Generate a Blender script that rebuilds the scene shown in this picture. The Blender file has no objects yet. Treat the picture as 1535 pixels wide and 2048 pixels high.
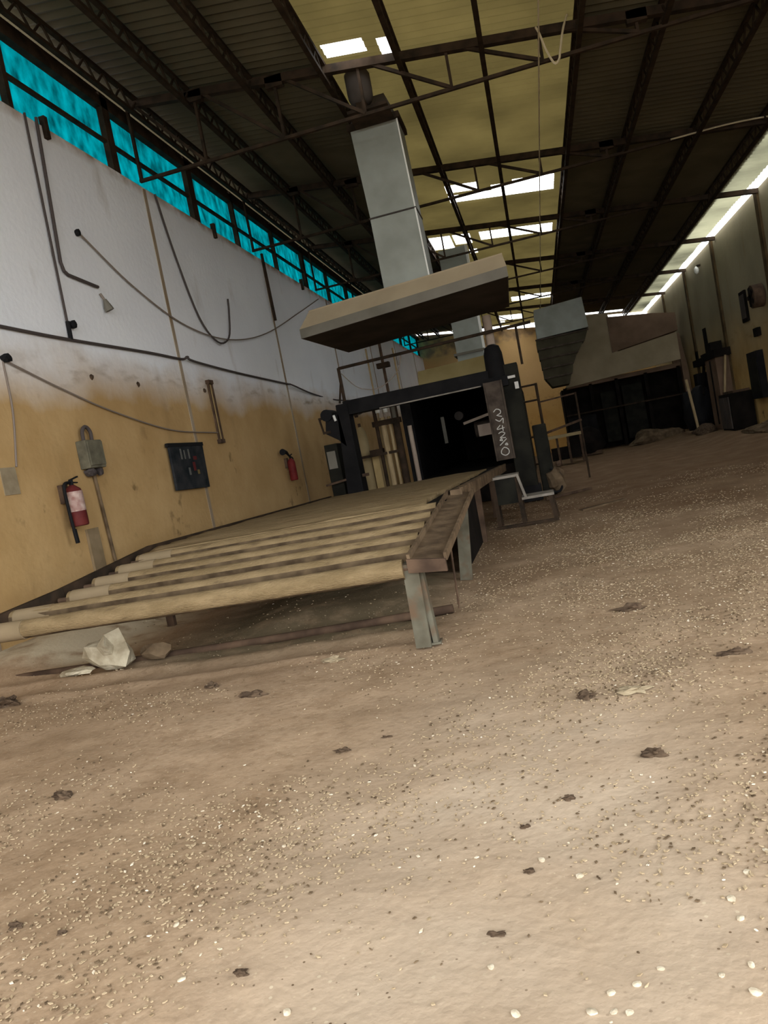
import bpy, bmesh, math, random
from mathutils import Vector, Matrix, noise
random.seed(7)
SC = bpy.context.scene
COL = SC.collection
PI = math.pi

# ------------------------------------------------------------------ materials
MATS = {}

def mat(name, c1, c2=None, scale=4.0, rough=.85, metal=0.0, bump=0.0, bscale=30.0, detail=6.0, lo=.35, hi=.65, stretch=(1, 1, 1), c3=None, s3=1.0, lo3=.55, hi3=.7):
    m = bpy.data.materials.new(name); m.use_nodes = True
    nt = m.node_tree; b = nt.nodes['Principled BSDF']
    b.inputs['Roughness'].default_value = rough
    b.inputs['Metallic'].default_value = metal
    b.inputs['Specular IOR Level'].default_value = .08
    tc = nt.nodes.new('ShaderNodeTexCoord')
    mp = nt.nodes.new('ShaderNodeMapping'); mp.inputs['Scale'].default_value = stretch
    nt.links.new(tc.outputs['Object'], mp.inputs['Vector'])
    if c2 is None:
        b.inputs['Base Color'].default_value = (*c1, 1)
    else:
        n = nt.nodes.new('ShaderNodeTexNoise'); n.inputs['Scale'].default_value = scale; n.inputs['Detail'].default_value = detail
        nt.links.new(mp.outputs['Vector'], n.inputs['Vector'])
        r = nt.nodes.new('ShaderNodeValToRGB')
        r.color_ramp.elements[0].position = lo; r.color_ramp.elements[1].position = hi
        r.color_ramp.elements[0].color = (*c1, 1); r.color_ramp.elements[1].color = (*c2, 1)
        nt.links.new(n.outputs['Fac'], r.inputs['Fac'])
        out = r.outputs['Color']
        if c3 is not None:
            n3 = nt.nodes.new('ShaderNodeTexNoise'); n3.inputs['Scale'].default_value = s3; n3.inputs['Detail'].default_value = 8
            nt.links.new(mp.outputs['Vector'], n3.inputs['Vector'])
            mr = nt.nodes.new('ShaderNodeMapRange'); mr.inputs['From Min'].default_value = lo3; mr.inputs['From Max'].default_value = hi3
            nt.links.new(n3.outputs['Fac'], mr.inputs['Value'])
            mx = nt.nodes.new('ShaderNodeMix'); mx.data_type = 'RGBA'
            nt.links.new(mr.outputs['Result'], mx.inputs['Factor'])
            nt.links.new(out, mx.inputs[6]); mx.inputs[7].default_value = (*c3, 1)
            out = mx.outputs[2]
        nt.links.new(out, b.inputs['Base Color'])
    if bump:
        n2 = nt.nodes.new('ShaderNodeTexNoise'); n2.inputs['Scale'].default_value = bscale; n2.inputs['Detail'].default_value = 6
        nt.links.new(mp.outputs['Vector'], n2.inputs['Vector'])
        bp = nt.nodes.new('ShaderNodeBump'); bp.inputs['Strength'].default_value = bump; bp.inputs['Distance'].default_value = .02
        nt.links.new(n2.outputs['Fac'], bp.inputs['Height']); nt.links.new(bp.outputs['Normal'], b.inputs['Normal'])
    MATS[name] = m
    return m

STEEL = mat('rusty_dark_steel', (.022, .016, .011), (.05, .032, .02), 6, .8)
PURL = mat('brown_steel_lattice', (.02, .013, .008), (.04, .026, .015), 5, .85)
GALV = mat('galvanized_sheet', (.24, .25, .22), (.31, .325, .29), 2.2, .6, .15, bump=.05, bscale=3)
HOODM = mat('beige_painted_sheet', (.31, .245, .16), (.38, .305, .2), 1.5, .7)
HOODG = mat('dull_grey_sheet', (.13, .12, .095), (.18, .165, .135), 2, .7)
SOOT = mat('sooty_sheet', (.05, .042, .037), (.085, .07, .06), 1.4, .85)
ROLL = mat('dusty_roller', (.175, .125, .064), (.25, .182, .098), 5, .95, bump=.5, bscale=40, stretch=(1, 3, 3), c3=(.12, .085, .048), s3=8, lo3=.58, hi3=.78)
UNDERSHADE = mat('shaded_roller_underside', (.05, .034, .02), (.12, .085, .05), 8, .95)  # shade on the lower side of the rollers, painted in as dark colour
SLEEVE = mat('pale_sleeve', (.21, .16, .095), (.255, .195, .12), 4, .8)
BED = mat('sawdust_covered_bed', (.185, .13, .066), (.265, .195, .105), 3, 1, bump=.8, bscale=18, stretch=(.6, 2.5, 1), c3=(.26, .18, .1), s3=2.5, lo3=.56, hi3=.75)
RAIL = mat('dusty_rust_rail', (.075, .05, .03), (.16, .11, .065), 7, .9, bump=.4, bscale=20)
RAILD = mat('dark_rust', (.05, .032, .022), (.11, .07, .045), 6, .9)
LEGM = mat('greenish_grey_paint', (.085, .075, .052), (.14, .13, .095), 6, .8, c3=(.12, .08, .05), s3=9, lo3=.5, hi3=.68)
NAVY = mat('dark_blue_machine_paint', (.0065, .0062, .0065), (.013, .012, .012), 4, .7)
GREEN = mat('dark_green_machine_paint', (.009, .0085, .0065), (.019, .018, .013), 4, .75)
CHAN = mat('worn_brown_channel', (.04, .03, .023), (.085, .065, .05), 7, .75)
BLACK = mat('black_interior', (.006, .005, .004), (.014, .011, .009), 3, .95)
CHALK = mat('white_chalk', (.6, .58, .53))
RED = mat('red_enamel', (.085, .015, .016), (.125, .025, .022), 8, .5)
REDD = mat('dark_red_enamel', (.1, .012, .012), (.15, .02, .018), 8, .55)
PAPER = mat('dull_paper', (.24, .19, .12), (.32, .26, .17), 9, .95)
PRINT = mat('faded_red_print', (.28, .15, .13), (.5, .38, .33), 14, .8)
BOARD = mat('blackened_notice_board', (.012, .015, .018), (.035, .036, .038), 5, .8)
SWBOX = mat('olive_grey_box', (.085, .078, .055), (.16, .145, .1), 7, .75)
RUBBER = mat('black_rubber', (.012, .012, .013), None, rough=.7)
CABLE = mat('dark_cable', (.075, .062, .058), None, rough=.8)
WIRE = mat('grey_wire', (.22, .18, .15), None, rough=.8)
PALEW = mat('pale_wire', (.5, .42, .28), None, rough=.8)
CARD = mat('cardboard', (.5, .37, .17), (.6, .45, .22), 5, .95)
PALEB = mat('pale_metal_box', (.3, .23, .12), (.36, .28, .15), 4, .7)
PLANK = mat('bare_wood', (.29, .21, .11), (.4, .3, .17), 4, .9, stretch=(6, 6, 1))
PIPE = mat('pinkish_pipe', (.3, .23, .18), (.4, .32, .25), 4, .7)
STONE = mat('pale_broken_stone', (.3, .25, .165), (.5, .44, .32), 9, .95, bump=.6, bscale=30)
CHIP = mat('pale_wood_chip', (.48, .4, .28), (.72, .64, .5), 30, .9)
CHIPT = mat('tan_wood_chip', (.3, .225, .135), (.43, .335, .215), 30, .9)
CLOD = mat('dark_dirt_clod', (.045, .03, .02), (.11, .075, .048), 25, 1)
STEELB = mat('bare_step_steel', (.16, .14, .115), (.26, .23, .19), 6, .6, .3)
BARK = mat('brown_debris', (.08, .054, .032), (.17, .12, .072), 6, 1)
YELLOW = mat('yellowish_sheet', (.26, .2, .085), (.33, .26, .12), 2, .8)
FARB = mat('far_beige_duct', (.26, .21, .13), (.36, .29, .19), 1.2, .75)
FARD = mat('far_brown_duct', (.13, .085, .055), (.2, .13, .085), 1.5, .8)
LAMP = mat('white_lamp', (.75, .75, .7), None, rough=.4)


def wall_mat(name, up1, up2, low1, low2, zmid, soft):
    m = bpy.data.materials.new(name); m.use_nodes = True
    nt = m.node_tree; b = nt.nodes['Principled BSDF']; b.inputs['Roughness'].default_value = .95; b.inputs['Specular IOR Level'].default_value = .1
    N, L = nt.nodes.new, nt.links.new
    g = N('ShaderNodeNewGeometry'); sp = N('ShaderNodeSeparateXYZ'); L(g.outputs['Position'], sp.inputs[0])
    def nz(s, d=6, stretch=(1, 1, 1)):
        mp = N('ShaderNodeMapping'); mp.inputs['Scale'].default_value = stretch; L(g.outputs['Position'], mp.inputs[0])
        n = N('ShaderNodeTexNoise'); n.inputs['Scale'].default_value = s; n.inputs['Detail'].default_value = d; L(mp.outputs[0], n.inputs['Vector']); return n.outputs['Fac']
    def mix(f, a, c):
        x = N('ShaderNodeMix'); x.data_type = 'RGBA'; L(f, x.inputs[0])
        for i, v in ((6, a), (7, c)):
            if isinstance(v, tuple): x.inputs[i].default_value = (*v, 1)
            else: L(v, x.inputs[i])
        return x.outputs[2]
    def mr(v, a, c, lo=0, hi=1):
        x = N('ShaderNodeMapRange'); L(v, x.inputs['Value']); x.inputs['From Min'].default_value = a; x.inputs['From Max'].default_value = c
        x.inputs['To Min'].default_value = lo; x.inputs['To Max'].default_value = hi; return x.outputs['Result']
    def math_(op, a, c):
        x = N('ShaderNodeMath'); x.operation = op
        for i, v in ((0, a), (1, c)):
            if isinstance(v, float): x.inputs[i].default_value = v
            else: L(v, x.inputs[i])
        return x.outputs[0]
    zz = math_('ADD', sp.outputs['Z'], mr(nz(1.1), .3, .7, -.16, .16))
    f = mr(zz, zmid - soft, zmid + soft)
    up = mix(mr(nz(.8), .35, .65), up1, up2)
    low = mix(mr(nz(1.6, 8), .35, .65), low1, low2)
    c = mix(f, low, up)
    # worn paint patches and grime drips
    c = mix(math_('MULTIPLY', math_('MULTIPLY', mr(nz(5, 8), .6, .7), mr(nz(.9, 3), .5, .62)), mr(sp.outputs['Z'], 3.0, 1.2)), c, tuple(v * .45 for v in low1))
    c = mix(mr(nz(2.2, 8, (1, 1, .35)), .62, .85, 0, .55), c, tuple(v * .6 for v in low1))
    edge = math_('MULTIPLY', mr(zz, zmid - .1, zmid), mr(zz, zmid + .22, zmid + .02))
    c = mix(math_('MULTIPLY', edge, mr(nz(7, 8, (1, .3, 1)), .5, .72, 0, .7)), c, tuple(v * .5 for v in low1))
    # dusty line along the wall top
    c = mix(math_('MULTIPLY', mr(sp.outputs['Z'], 5.28, 5.42), mr(nz(3), .35, .6)), c, (.3, .2, .12))
    L(c, b.inputs['Base Color'])
    bp = N('ShaderNodeBump'); bp.inputs['Strength'].default_value = .25; bp.inputs['Distance'].default_value = .02
    L(nz(14), bp.inputs['Height']); L(bp.outputs[0], b.inputs['Normal'])
    return m

WALL_L = wall_mat('limewashed_wall', (.8, .82, .86), (.85, .87, .9), (.42, .27, .115), (.5, .335, .155), 2.66, .34)
WALL_R = wall_mat('stained_wall', (.29, .25, .16), (.36, .31, .2), (.44, .28, .1), (.54, .35, .13), 2.5, .9)
WALL_B = wall_mat('end_wall_paint', (.62, .39, .16), (.68, .43, .19), (.58, .33, .1), (.64, .39, .13), 2.5, .9)


def floor_mat():
    m = bpy.data.materials.new('dirt_floor'); m.use_nodes = True
    nt = m.node_tree; b = nt.nodes['Principled BSDF']; b.inputs['Roughness'].default_value = 1; b.inputs['Specular IOR Level'].default_value = .05
    N, L = nt.nodes.new, nt.links.new
    g = N('ShaderNodeNewGeometry')
    def nz(s, d=8, stretch=(1, 1, 1)):
        mp = N('ShaderNodeMapping'); mp.inputs['Scale'].default_value = stretch; L(g.outputs['Position'], mp.inputs[0])
        n = N('ShaderNodeTexNoise'); n.inputs['Scale'].default_value = s; n.inputs['Detail'].default_value = d; L(mp.outputs[0], n.inputs['Vector']); return n.outputs['Fac']
    def mr(v, a, c, lo=0, hi=1):
        x = N('ShaderNodeMapRange'); L(v, x.inputs['Value']); x.inputs['From Min'].default_value = a; x.inputs['From Max'].default_value = c
        x.inputs['To Min'].default_value = lo; x.inputs['To Max'].default_value = hi; return x.outputs['Result']
    def mix(f, a, c):
        x = N('ShaderNodeMix'); x.data_type = 'RGBA'; L(f, x.inputs[0])
        for i, v in ((6, a), (7, c)):
            if isinstance(v, tuple): x.inputs[i].default_value = (*v, 1)
            else: L(v, x.inputs[i])
        return x.outputs[2]
    def mul(a, c):
        x = N('ShaderNodeMath'); x.operation = 'MULTIPLY'; L(a, x.inputs[0])
        if isinstance(c, float): x.inputs[1].default_value = c
        else: L(c, x.inputs[1])
        return x.outputs[0]
    c = mix(mr(nz(.7), .35, .65), (.32, .225, .14), (.4, .29, .19))
    c = mix(mr(nz(3.5), .45, .72, 0, .7), c, (.24, .16, .095))
    c = mix(mr(nz(22), .5, .75, 0, .6), c, (.2, .13, .075))
    c = mix(mr(nz(60, 4), .6, .78, 0, .6), c, (.46, .36, .25))
    sp = N('ShaderNodeSeparateXYZ'); L(g.outputs['Position'], sp.inputs[0])
    # light fall-off into the hall painted as darker floor, with a ragged edge
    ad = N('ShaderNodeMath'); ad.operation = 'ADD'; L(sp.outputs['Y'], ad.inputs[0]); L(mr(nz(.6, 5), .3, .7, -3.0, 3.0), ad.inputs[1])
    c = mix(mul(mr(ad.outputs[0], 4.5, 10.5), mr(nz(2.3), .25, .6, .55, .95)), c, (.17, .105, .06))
    # shade under the roller table darkened into the dirt colour
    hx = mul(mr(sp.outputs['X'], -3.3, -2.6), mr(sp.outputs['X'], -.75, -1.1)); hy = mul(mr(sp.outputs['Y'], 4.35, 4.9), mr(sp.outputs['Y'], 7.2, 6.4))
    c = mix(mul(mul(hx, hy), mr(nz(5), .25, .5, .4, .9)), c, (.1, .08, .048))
    bare = mul(mul(mr(sp.outputs['X'], -1.2, -.5), mr(sp.outputs['X'], .6, .1)), mr(sp.outputs['Y'], 3.9, 2.4))  # brightness near the gateway painted in as paler ground
    c = mix(mul(bare, mr(nz(1.7), .3, .6, .3, .9)), c, (.46, .365, .265))
    # bare pale concrete beside the left wall in front of the rollers
    px = mr(sp.outputs['X'], -3.35, -3.9)
    py = mul(mr(sp.outputs['Y'], 5.0, 5.25), mr(sp.outputs['Y'], 7.4, 6.6))
    c = mix(mul(mul(px, py), mr(nz(4), .3, .5)), c, (.58, .5, .36))
    # fine pale flecks and dark crumbs
    for s, th, col in ((38, .14, (.5, .41, .29)), (70, .18, (.48, .38, .26)), (45, .12, (.13, .085, .05))):
        v = N('ShaderNodeTexVoronoi'); v.inputs['Scale'].default_value = s; L(g.outputs['Position'], v.inputs['Vector'])
        wn = N('ShaderNodeTexWhiteNoise'); L(v.outputs['Position'], wn.inputs['Vector'])
        pick = mr(wn.outputs['Value'], .74, .76)
        patch = mr(nz(1.3 + s * .01, 5), .42, .62)
        c = mix(mul(mul(mr(v.outputs['Distance'], th + .06, th), pick), patch), c, col)
    L(c, b.inputs['Base Color'])
    bp = N('ShaderNodeBump'); bp.inputs['Strength'].default_value = .28; bp.inputs['Distance'].default_value = .015
    L(nz(34), bp.inputs['Height']); L(bp.outputs[0], b.inputs['Normal'])
    return m

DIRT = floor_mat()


def sheet_mat(name, diff, trans, tmix, nscale=3.0, var=.5, stretch=(1, 1, 1)):
    """thin sheet that lets some daylight through"""
    m = bpy.data.materials.new(name); m.use_nodes = True
    nt = m.node_tree; N, L = nt.nodes.new, nt.links.new
    for n in list(nt.nodes):
        if n.type != 'OUTPUT_MATERIAL': nt.nodes.remove(n)
    out = [n for n in nt.nodes if n.type == 'OUTPUT_MATERIAL'][0]
    g = N('ShaderNodeNewGeometry')
    mp = N('ShaderNodeMapping'); mp.inputs['Scale'].default_value = stretch; L(g.outputs['Position'], mp.inputs[0])
    n = N('ShaderNodeTexNoise'); n.inputs['Scale'].default_value = nscale; n.inputs['Detail'].default_value = 8; L(mp.outputs[0], n.inputs['Vector'])
    mr = N('ShaderNodeMapRange'); L(n.outputs['Fac'], mr.inputs['Value']); mr.inputs['From Min'].default_value = .3; mr.inputs['From Max'].default_value = .7
    mr.inputs['To Min'].default_value = 1 - var; mr.inputs['To Max'].default_value = 1 + var
    def col(c):
        v = N('ShaderNodeVectorMath'); v.operation = 'SCALE'; v.inputs[0].default_value = c; L(mr.outputs[0], v.inputs['Scale']); return v.outputs[0]
    d = N('ShaderNodeBsdfDiffuse'); L(col(diff), d.inputs[0])
    t = N('ShaderNodeBsdfTranslucent'); L(col(trans), t.inputs[0])
    mx = N('ShaderNodeMixShader'); mx.inputs[0].default_value = tmix; L(d.outputs[0], mx.inputs[1]); L(t.outputs[0], mx.inputs[2])
    L(mx.outputs[0], out.inputs[0])
    return m

SEAM = mat('grey_brown_seam', (.25, .18, .11), (.38, .31, .23), 1.5)
PILAS = mat('brown_pilaster_paint', (.055, .036, .018), (.1, .066, .03), 3)
ELBOW = mat('dark_olive_duct', (.05, .044, .027), (.08, .07, .045), 2)
ROOF = mat('weathered_roof_sheet', (.085, .073, .046), (.12, .104, .066), 1.2, .9, c3=(.075, .062, .045), s3=.6, lo3=.5, hi3=.75)
GLOWSHEET = sheet_mat('flare_glow_sheet', (.2, .165, .075), (.085, .065, .022), .22, .8, .3)  # invented translucent sheets; their yellow glow stands in for lens flare
EAVE = sheet_mat('frosted_eave_sheet', (.4, .38, .28), (.16, .155, .1), .4, .45, .7)
NET = sheet_mat('teal_net', (.003, .05, .06), (.0, .088, .105), .6, 6.0, .7, (1, 1.0, .6))

# ------------------------------------------------------------------ mesh helpers
class MB:
    def __init__(s): s.bm = bmesh.new()
    def quadbox(s, P):
        v = [s.bm.verts.new(p) for p in P]
        for f in ((0, 3, 2, 1), (4, 5, 6, 7), (0, 1, 5, 4), (1, 2, 6, 5), (2, 3, 7, 6), (3, 0, 4, 7)): s.bm.faces.new([v[i] for i in f])
        return s
    def box(s, lo, hi):
        x0, y0, z0 = lo; x1, y1, z1 = hi
        return s.quadbox([(x0, y0, z0), (x1, y0, z0), (x1, y1, z0), (x0, y1, z0), (x0, y0, z1), (x1, y0, z1), (x1, y1, z1), (x0, y1, z1)])
    def bar(s, a, b, w, h, up=(0, 0, 1)):
        a, b = Vector(a), Vector(b); d = (b - a).normalized(); u = Vector(up)
        if abs(d.dot(u)) > .98: u = Vector((0, 1, 0))
        r = d.cross(u).normalized() * (w / 2); u = r.cross(d).normalized() * (h / 2)
        return s.quadbox([a - r - u, a + r - u, b + r - u, b - r - u, a - r + u, a + r + u, b + r + u, b - r + u])
    def tube(s, pts, r, n=8, caps=True):
        pts = [Vector(p) for p in pts]; rings = []
        prev = None
        for i, p in enumerate(pts):
            d = (pts[min(i + 1, len(pts) - 1)] - pts[max(i - 1, 0)]).normalized()
            if prev is None:
                u = Vector((0, 0, 1)) if abs(d.z) < .9 else Vector((1, 0, 0))
                a = d.cross(u).normalized()
            else:
                a = (prev - d * prev.dot(d)).normalized()
            prev = a; b = d.cross(a)
            rr = r[i] if isinstance(r, (list, tuple)) else r
            rings.append([s.bm.verts.new(p + (a * math.cos(2 * PI * k / n) + b * math.sin(2 * PI * k / n)) * rr) for k in range(n)])
        for A, B in zip(rings, rings[1:]):
            for k in range(n): s.bm.faces.new((A[k], A[(k + 1) % n], B[(k + 1) % n], B[k]))
        if caps:
            s.bm.faces.new(rings[0][::-1]); s.bm.faces.new(rings[-1])
        return s
    def poly(s, pts, t):
        """flat polygon thickened along vector t"""
        t = Vector(t); A = [s.bm.verts.new(p) for p in pts]; B = [s.bm.verts.new(Vector(p) + t) for p in pts]
        s.bm.faces.new(A[::-1]); s.bm.faces.new(B); n = len(A)
        for k in range(n): s.bm.faces.new((A[k], A[(k + 1) % n], B[(k + 1) % n], B[k]))
        return s
    def lump(s, c, r, sq=(1, 1, 1), amp=.3, sub=2, seed=0, flat=None):
        t = bmesh.new(); bmesh.ops.create_icosphere(t, subdivisions=sub, radius=1)
        mp = {}
        for v in t.verts:
            k = 1 + amp * noise.noise(v.co * 1.6 + Vector((seed * 3.1, seed * 7.7, 0)))
            p = Vector((v.co.x * sq[0], v.co.y * sq[1], v.co.z * sq[2])) * r * k
            if flat is not None: p.z = max(p.z, flat)
            mp[v] = s.bm.verts.new(Vector(c) + p)
        for f in t.faces: s.bm.faces.new([mp[v] for v in f.verts])
        t.free(); return s
    def build(s, name, m, parent=None, origin=None, smooth=False, bevel=0):
        bmesh.ops.recalc_face_normals(s.bm, faces=s.bm.faces)
        me = bpy.data.meshes.new(name)
        if parent is not None:
            root = parent
            while root.parent: root = root.parent
            o0 = Vector(root.location)
        elif origin is not None: o0 = Vector(origin)
        else:
            P = [v.co for v in s.bm.verts]
            o0 = Vector(((min(p.x for p in P) + max(p.x for p in P)) / 2, (min(p.y for p in P) + max(p.y for p in P)) / 2, min(p.z for p in P)))
        for v in s.bm.verts: v.co -= o0
        s.bm.to_mesh(me); s.bm.free()
        for mm in (m if isinstance(m, (list, tuple)) else [m]): me.materials.append(mm)
        if smooth:
            for p in me.polygons: p.use_smooth = True
            try: me.set_sharp_from_angle(angle=math.radians(40))
            except Exception: pass
        o = bpy.data.objects.new(name, me); COL.objects.link(o)
        if parent is not None: o.parent = parent
        else: o.location = o0
        if bevel:
            b = o.modifiers.new('bevel', 'BEVEL'); b.width = bevel; b.segments = 2; b.limit_method = 'ANGLE'
        return o

def tag(o, label, cat, group=None, kind=None):
    o['label'] = label; o['category'] = cat
    if group: o['group'] = group
    if kind: o['kind'] = kind
    return o

def thing(name, label, cat, loc=(0, 0, 0), group=None):
    o = bpy.data.objects.new(name, None); COL.objects.link(o); o.location = loc; o.empty_display_size = .1
    return tag(o, label, cat, group)

def struct(o): o['kind'] = 'structure'; return o

def curve_pts(P, n=24):
    """Catmull-Rom through P"""
    P = [Vector(p) for p in P]; Q = [2 * P[0] - P[1]] + P + [2 * P[-1] - P[-2]]; out = []
    m = max(2, n // (len(P) - 1))
    for i in range(1, len(Q) - 2):
        for k in range(m):
            t = k / m; a, b, c, d = Q[i - 1], Q[i], Q[i + 1], Q[i + 2]
            out.append(.5 * (2 * b + (c - a) * t + (2 * a - 5 * b + 4 * c - d) * t * t + (3 * b - a - 3 * c + d) * t ** 3))
    out.append(P[-1]); return out

# ------------------------------------------------------------------ dimensions (metres, camera stands at x=0 y=0)
LX, RX = -4.7, 5.35
Y0, YE = -2.0, 35.2
SY0, SY1 = -1.4, 3.6
WTOP = 5.42
def rz(x): return 6.58 - .12 * (x + 4.7)          # underside of the single-pitch roof

def smooth(a, b, x):
    t = max(0, min(1, (x - a) / (b - a))); return t * t * (3 - 2 * t)

def fh(x, y):
    """height of the dirt floor"""
    n = noise.noise
    h = .022 * n(Vector((x * .8, y * .8, 1))) + .012 * n(Vector((x * 2.6, y * 2.6, 4))) + .006 * n(Vector((x * 8, y * 8, 9)))
    h += .17 * smooth(3.1, 4.9, x) * smooth(9, 16, y)
    h += .15 * smooth(-3.75, -4.4, x) * smooth(4.7, 5.3, y) * (1 - smooth(11, 13, y))      # raised edge along the left wall
    h += .1 * math.exp(-((x + 1.75 + .2 * n(Vector((x, 1, 1)))) / .75) ** 4) * smooth(5.0, 5.5, y + .12 * n(Vector((x * 2, y * 2, 6)))) * (1 - smooth(6.2, 7.2, y))   # dirt heaped under the rollers
    if x < -.6:                                    # furrows in front of the rollers
        k = smooth(-.6, -1.2, x)
        h += k * (.03 * math.exp(-((y - 4.62 - .03 * n(Vector((x, 3, 3)))) / .07) ** 2) + .022 * math.exp(-((y - 4.3) / .05) ** 2) - .025 * math.exp(-((y - 4.82) / .06) ** 2))
    return h - .02

# ------------------------------------------------------------------ setting
def grid_floor():
    xs = []; x = LX - .02
    while x < RX: xs.append(x); x += .055 if x < 3.2 else .11
    xs.append(RX + .02)
    ys = []; y = Y0
    while y < YE:
        ys.append(y)
        y += .2 if y < .8 else (.03 if y < 4 else (.05 if y < 8 else (.1 if y < 14 else .3)))
    ys.append(YE)
    bm = bmesh.new(); V = [[bm.verts.new((a, b, fh(a, b))) for a in xs] for b in ys]
    for j in range(len(ys) - 1):
        for i in range(len(xs) - 1): bm.faces.new((V[j][i], V[j][i + 1], V[j + 1][i + 1], V[j + 1][i]))
    b = MB(); b.bm.free(); b.bm = bm
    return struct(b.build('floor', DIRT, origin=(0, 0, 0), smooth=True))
grid_floor()

struct(MB().box((LX - .2, Y0, -.1), (LX, YE, WTOP)).build('wall_left', WALL_L, origin=(0, 0, 0)))
# right wall with an unseen side gateway added to light the left wall
b = MB(); b.box((RX, SY1, -.1), (RX + .2, YE, 5.30)); b.box((RX, Y0, -.1), (RX + .2, SY0, 5.30)); b.box((RX, SY0, 4.6), (RX + .2, SY1, 5.30))
struct(b.build('wall_right', WALL_R, origin=(0, 0, 0)))
b = MB().poly([(LX - .2, YE, -.1), (RX + .2, YE, -.1), (RX + .2, YE, 5.1), (3.2, YE, 5.35), (.2, YE, 5.75), (LX - .2, YE, 6.5)], (0, .2, 0))
struct(b.build('wall_back', WALL_B, origin=(0, 0, 0)))
# front wall behind the camera, with the wide open gateway that lets the daylight in
GX0, GX1, GZ = -4.2, 4.6, 5.0
b = MB(); b.box((LX - .2, Y0 - .2, -.1), (GX0, Y0, 6.5)); b.box((GX1, Y0 - .2, -.1), (RX + .2, Y0, 5.3)); b.box((GX0, Y0 - .2, GZ), (GX1, Y0, 5.4))
struct(b.build('wall_front', WALL_L, origin=(0, 0, 0)))
b = MB().box((-60, -60, -.25), (60, 95, -.12)); struct(b.build('ground', mat('outside_ground', (.34, .31, .26), (.4, .37, .32), .3), origin=(0, 0, 0)))

# wall pilasters, slightly proud of the plaster
k = 0
for y in (5.35, 9.88, 14.4, 18.9, 23.4, 27.9, 32.4):
    k += 1
    struct(MB().box((LX - .02, y - .03, 0), (LX + .008, y + .05, WTOP - .02)).build('trim_%d' % k, SEAM, origin=(0, 0, 0)))
for y in (14.0, 18.1, 22.5, 26.5, 30.8):
    k += 1
    struct(MB().box((RX - .05, y - .11, 0), (RX + .02, y + .11, 5.28)).build('trim_%d' % k, PILAS, origin=(0, 0, 0)))

# corrugated roof, one pitch falling to the right, with broken-out openings
HOLES = [(-1.80, -1.28, 9.45, 9.78), (-1.12, -.93, 9.5, 9.95),
         (-1.0, -.38, 15.30, 15.78), (-1.0, 1.10, 15.95, 16.42), (-.12, .30, 15.55, 15.95), (.30, 1.10, 15.42, 15.95),
         (-.62, 1.12, 18.95, 19.75), (-1.85, -1.33, 18.9, 20.2), (-1.27, -.85, 18.9, 19.9), (-1.0, -.8, 20.6, 21.0),
         (-.2, .28, 28.35, 29.3), (.3, 1.2, 28.2, 29.3), (-.9, .1, 32.6, 34.0), (-.95, -.7, 34.2, 34.7), (2.3, 4.3, 34.3, 35.0)]
def roof_obj():
    xs = sorted(set([-5.15, LX, -1.92, 1.24, 2.5, 3.6, 4.72] + [h[0] for h in HOLES] + [h[1] for h in HOLES]))
    bm = bmesh.new(); dy = .04; ny = int((YE + .4 - (Y0 - .6)) / dy)
    rows = []
    for j in range(ny + 1):
        y = Y0 - .6 + j * dy; w = (.016, 0, -.016, 0)[j % 4]
        rows.append((y, [bm.verts.new((x, y, rz(x) + w + .02)) for x in xs]))
    for j in range(ny):
        ym = rows[j][0] + dy / 2
        for i in range(len(xs) - 1):
            xm = (xs[i] + xs[i + 1]) / 2
            if any(a < xm < c and d < ym < e for a, c, d, e in HOLES): continue
            f = bm.faces.new((rows[j][1][i], rows[j][1][i + 1], rows[j + 1][1][i + 1], rows[j + 1][1][i]))
            f.material_index = 1 if -1.92 < xm < 1.24 else 0
    b = MB(); b.bm.free(); b.bm = bm
    return b.build('ceiling', [ROOF, GLOWSHEET], origin=(0, 0, 0), smooth=False)
CEIL = struct(roof_obj())
b = MB(); dy = .05; n = int((YE + .3 - Y0) / dy); prev = None
for j in range(n + 1):
    y = Y0 + j * dy; w = (.012, 0, -.012, 0)[j % 4]
    e = 5.22 + .025 * noise.noise(Vector((y * 1.3, 0, 0)))
    row = [b.bm.verts.new((x, y, rz(x) + w)) for x in (4.68, 4.95, e)]
    if prev:
        for i in range(2): b.bm.faces.new((prev[i], prev[i + 1], row[i + 1], row[i]))
    prev = row
b.build('translucent_eave_sheet', EAVE, CEIL)['label'] = 'pale translucent strip along the eave'

# clerestory frame over the left wall
W1 = thing('window_1', '', '', (LX - .1, 16, WTOP)); del W1['label'], W1['category']; struct(W1)
for y, w in ((3.0, .08), (5.2, .12), (7.28, .07), (9.3, .16), (11.66, .2), (13.42, .07), (15.5, .06), (17.56, .16), (19.6, .06), (21.7, .14), (23.8, .06), (25.9, .14), (28, .06), (30, .14), (32.4, .06), (34.6, .1)):
    MB().box((LX - .1, y - w / 2, WTOP - .03), (LX - .02, y + w / 2, 6.45)).build('post', STEEL, W1)
MB().box((LX - .09, Y0, 5.8), (LX - .04, YE, 5.84)).build('rail', STEEL, W1)
MB().box((LX - .12, Y0, 6.26), (LX - .02, YE, 6.4)).build('rail', STEEL, W1)
MB().box((LX - .16, Y0, 6.44), (LX - .06, YE, 6.49)).build('rail', STEEL, W1)
for y in (7.75, 12.15, 16.9):
    MB().box((LX - .02, y - .03, WTOP - .14), (LX + .05, y + .03, WTOP + .1)).build('bracket', STEEL, W1)
b = MB(); prev = None
for j in range(int((YE - Y0) / .12) + 1):
    y = Y0 + .12 * j
    row = [b.bm.verts.new((LX - .15 + .012 * noise.noise(Vector((y * 2, z * 3, 2))), y, z)) for z in (WTOP + .01, 5.62, 5.82, 6.05, 6.385)]
    if prev:
        for i in range(4): b.bm.faces.new((prev[i], prev[i + 1], row[i + 1], row[i]))
    prev = row
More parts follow.
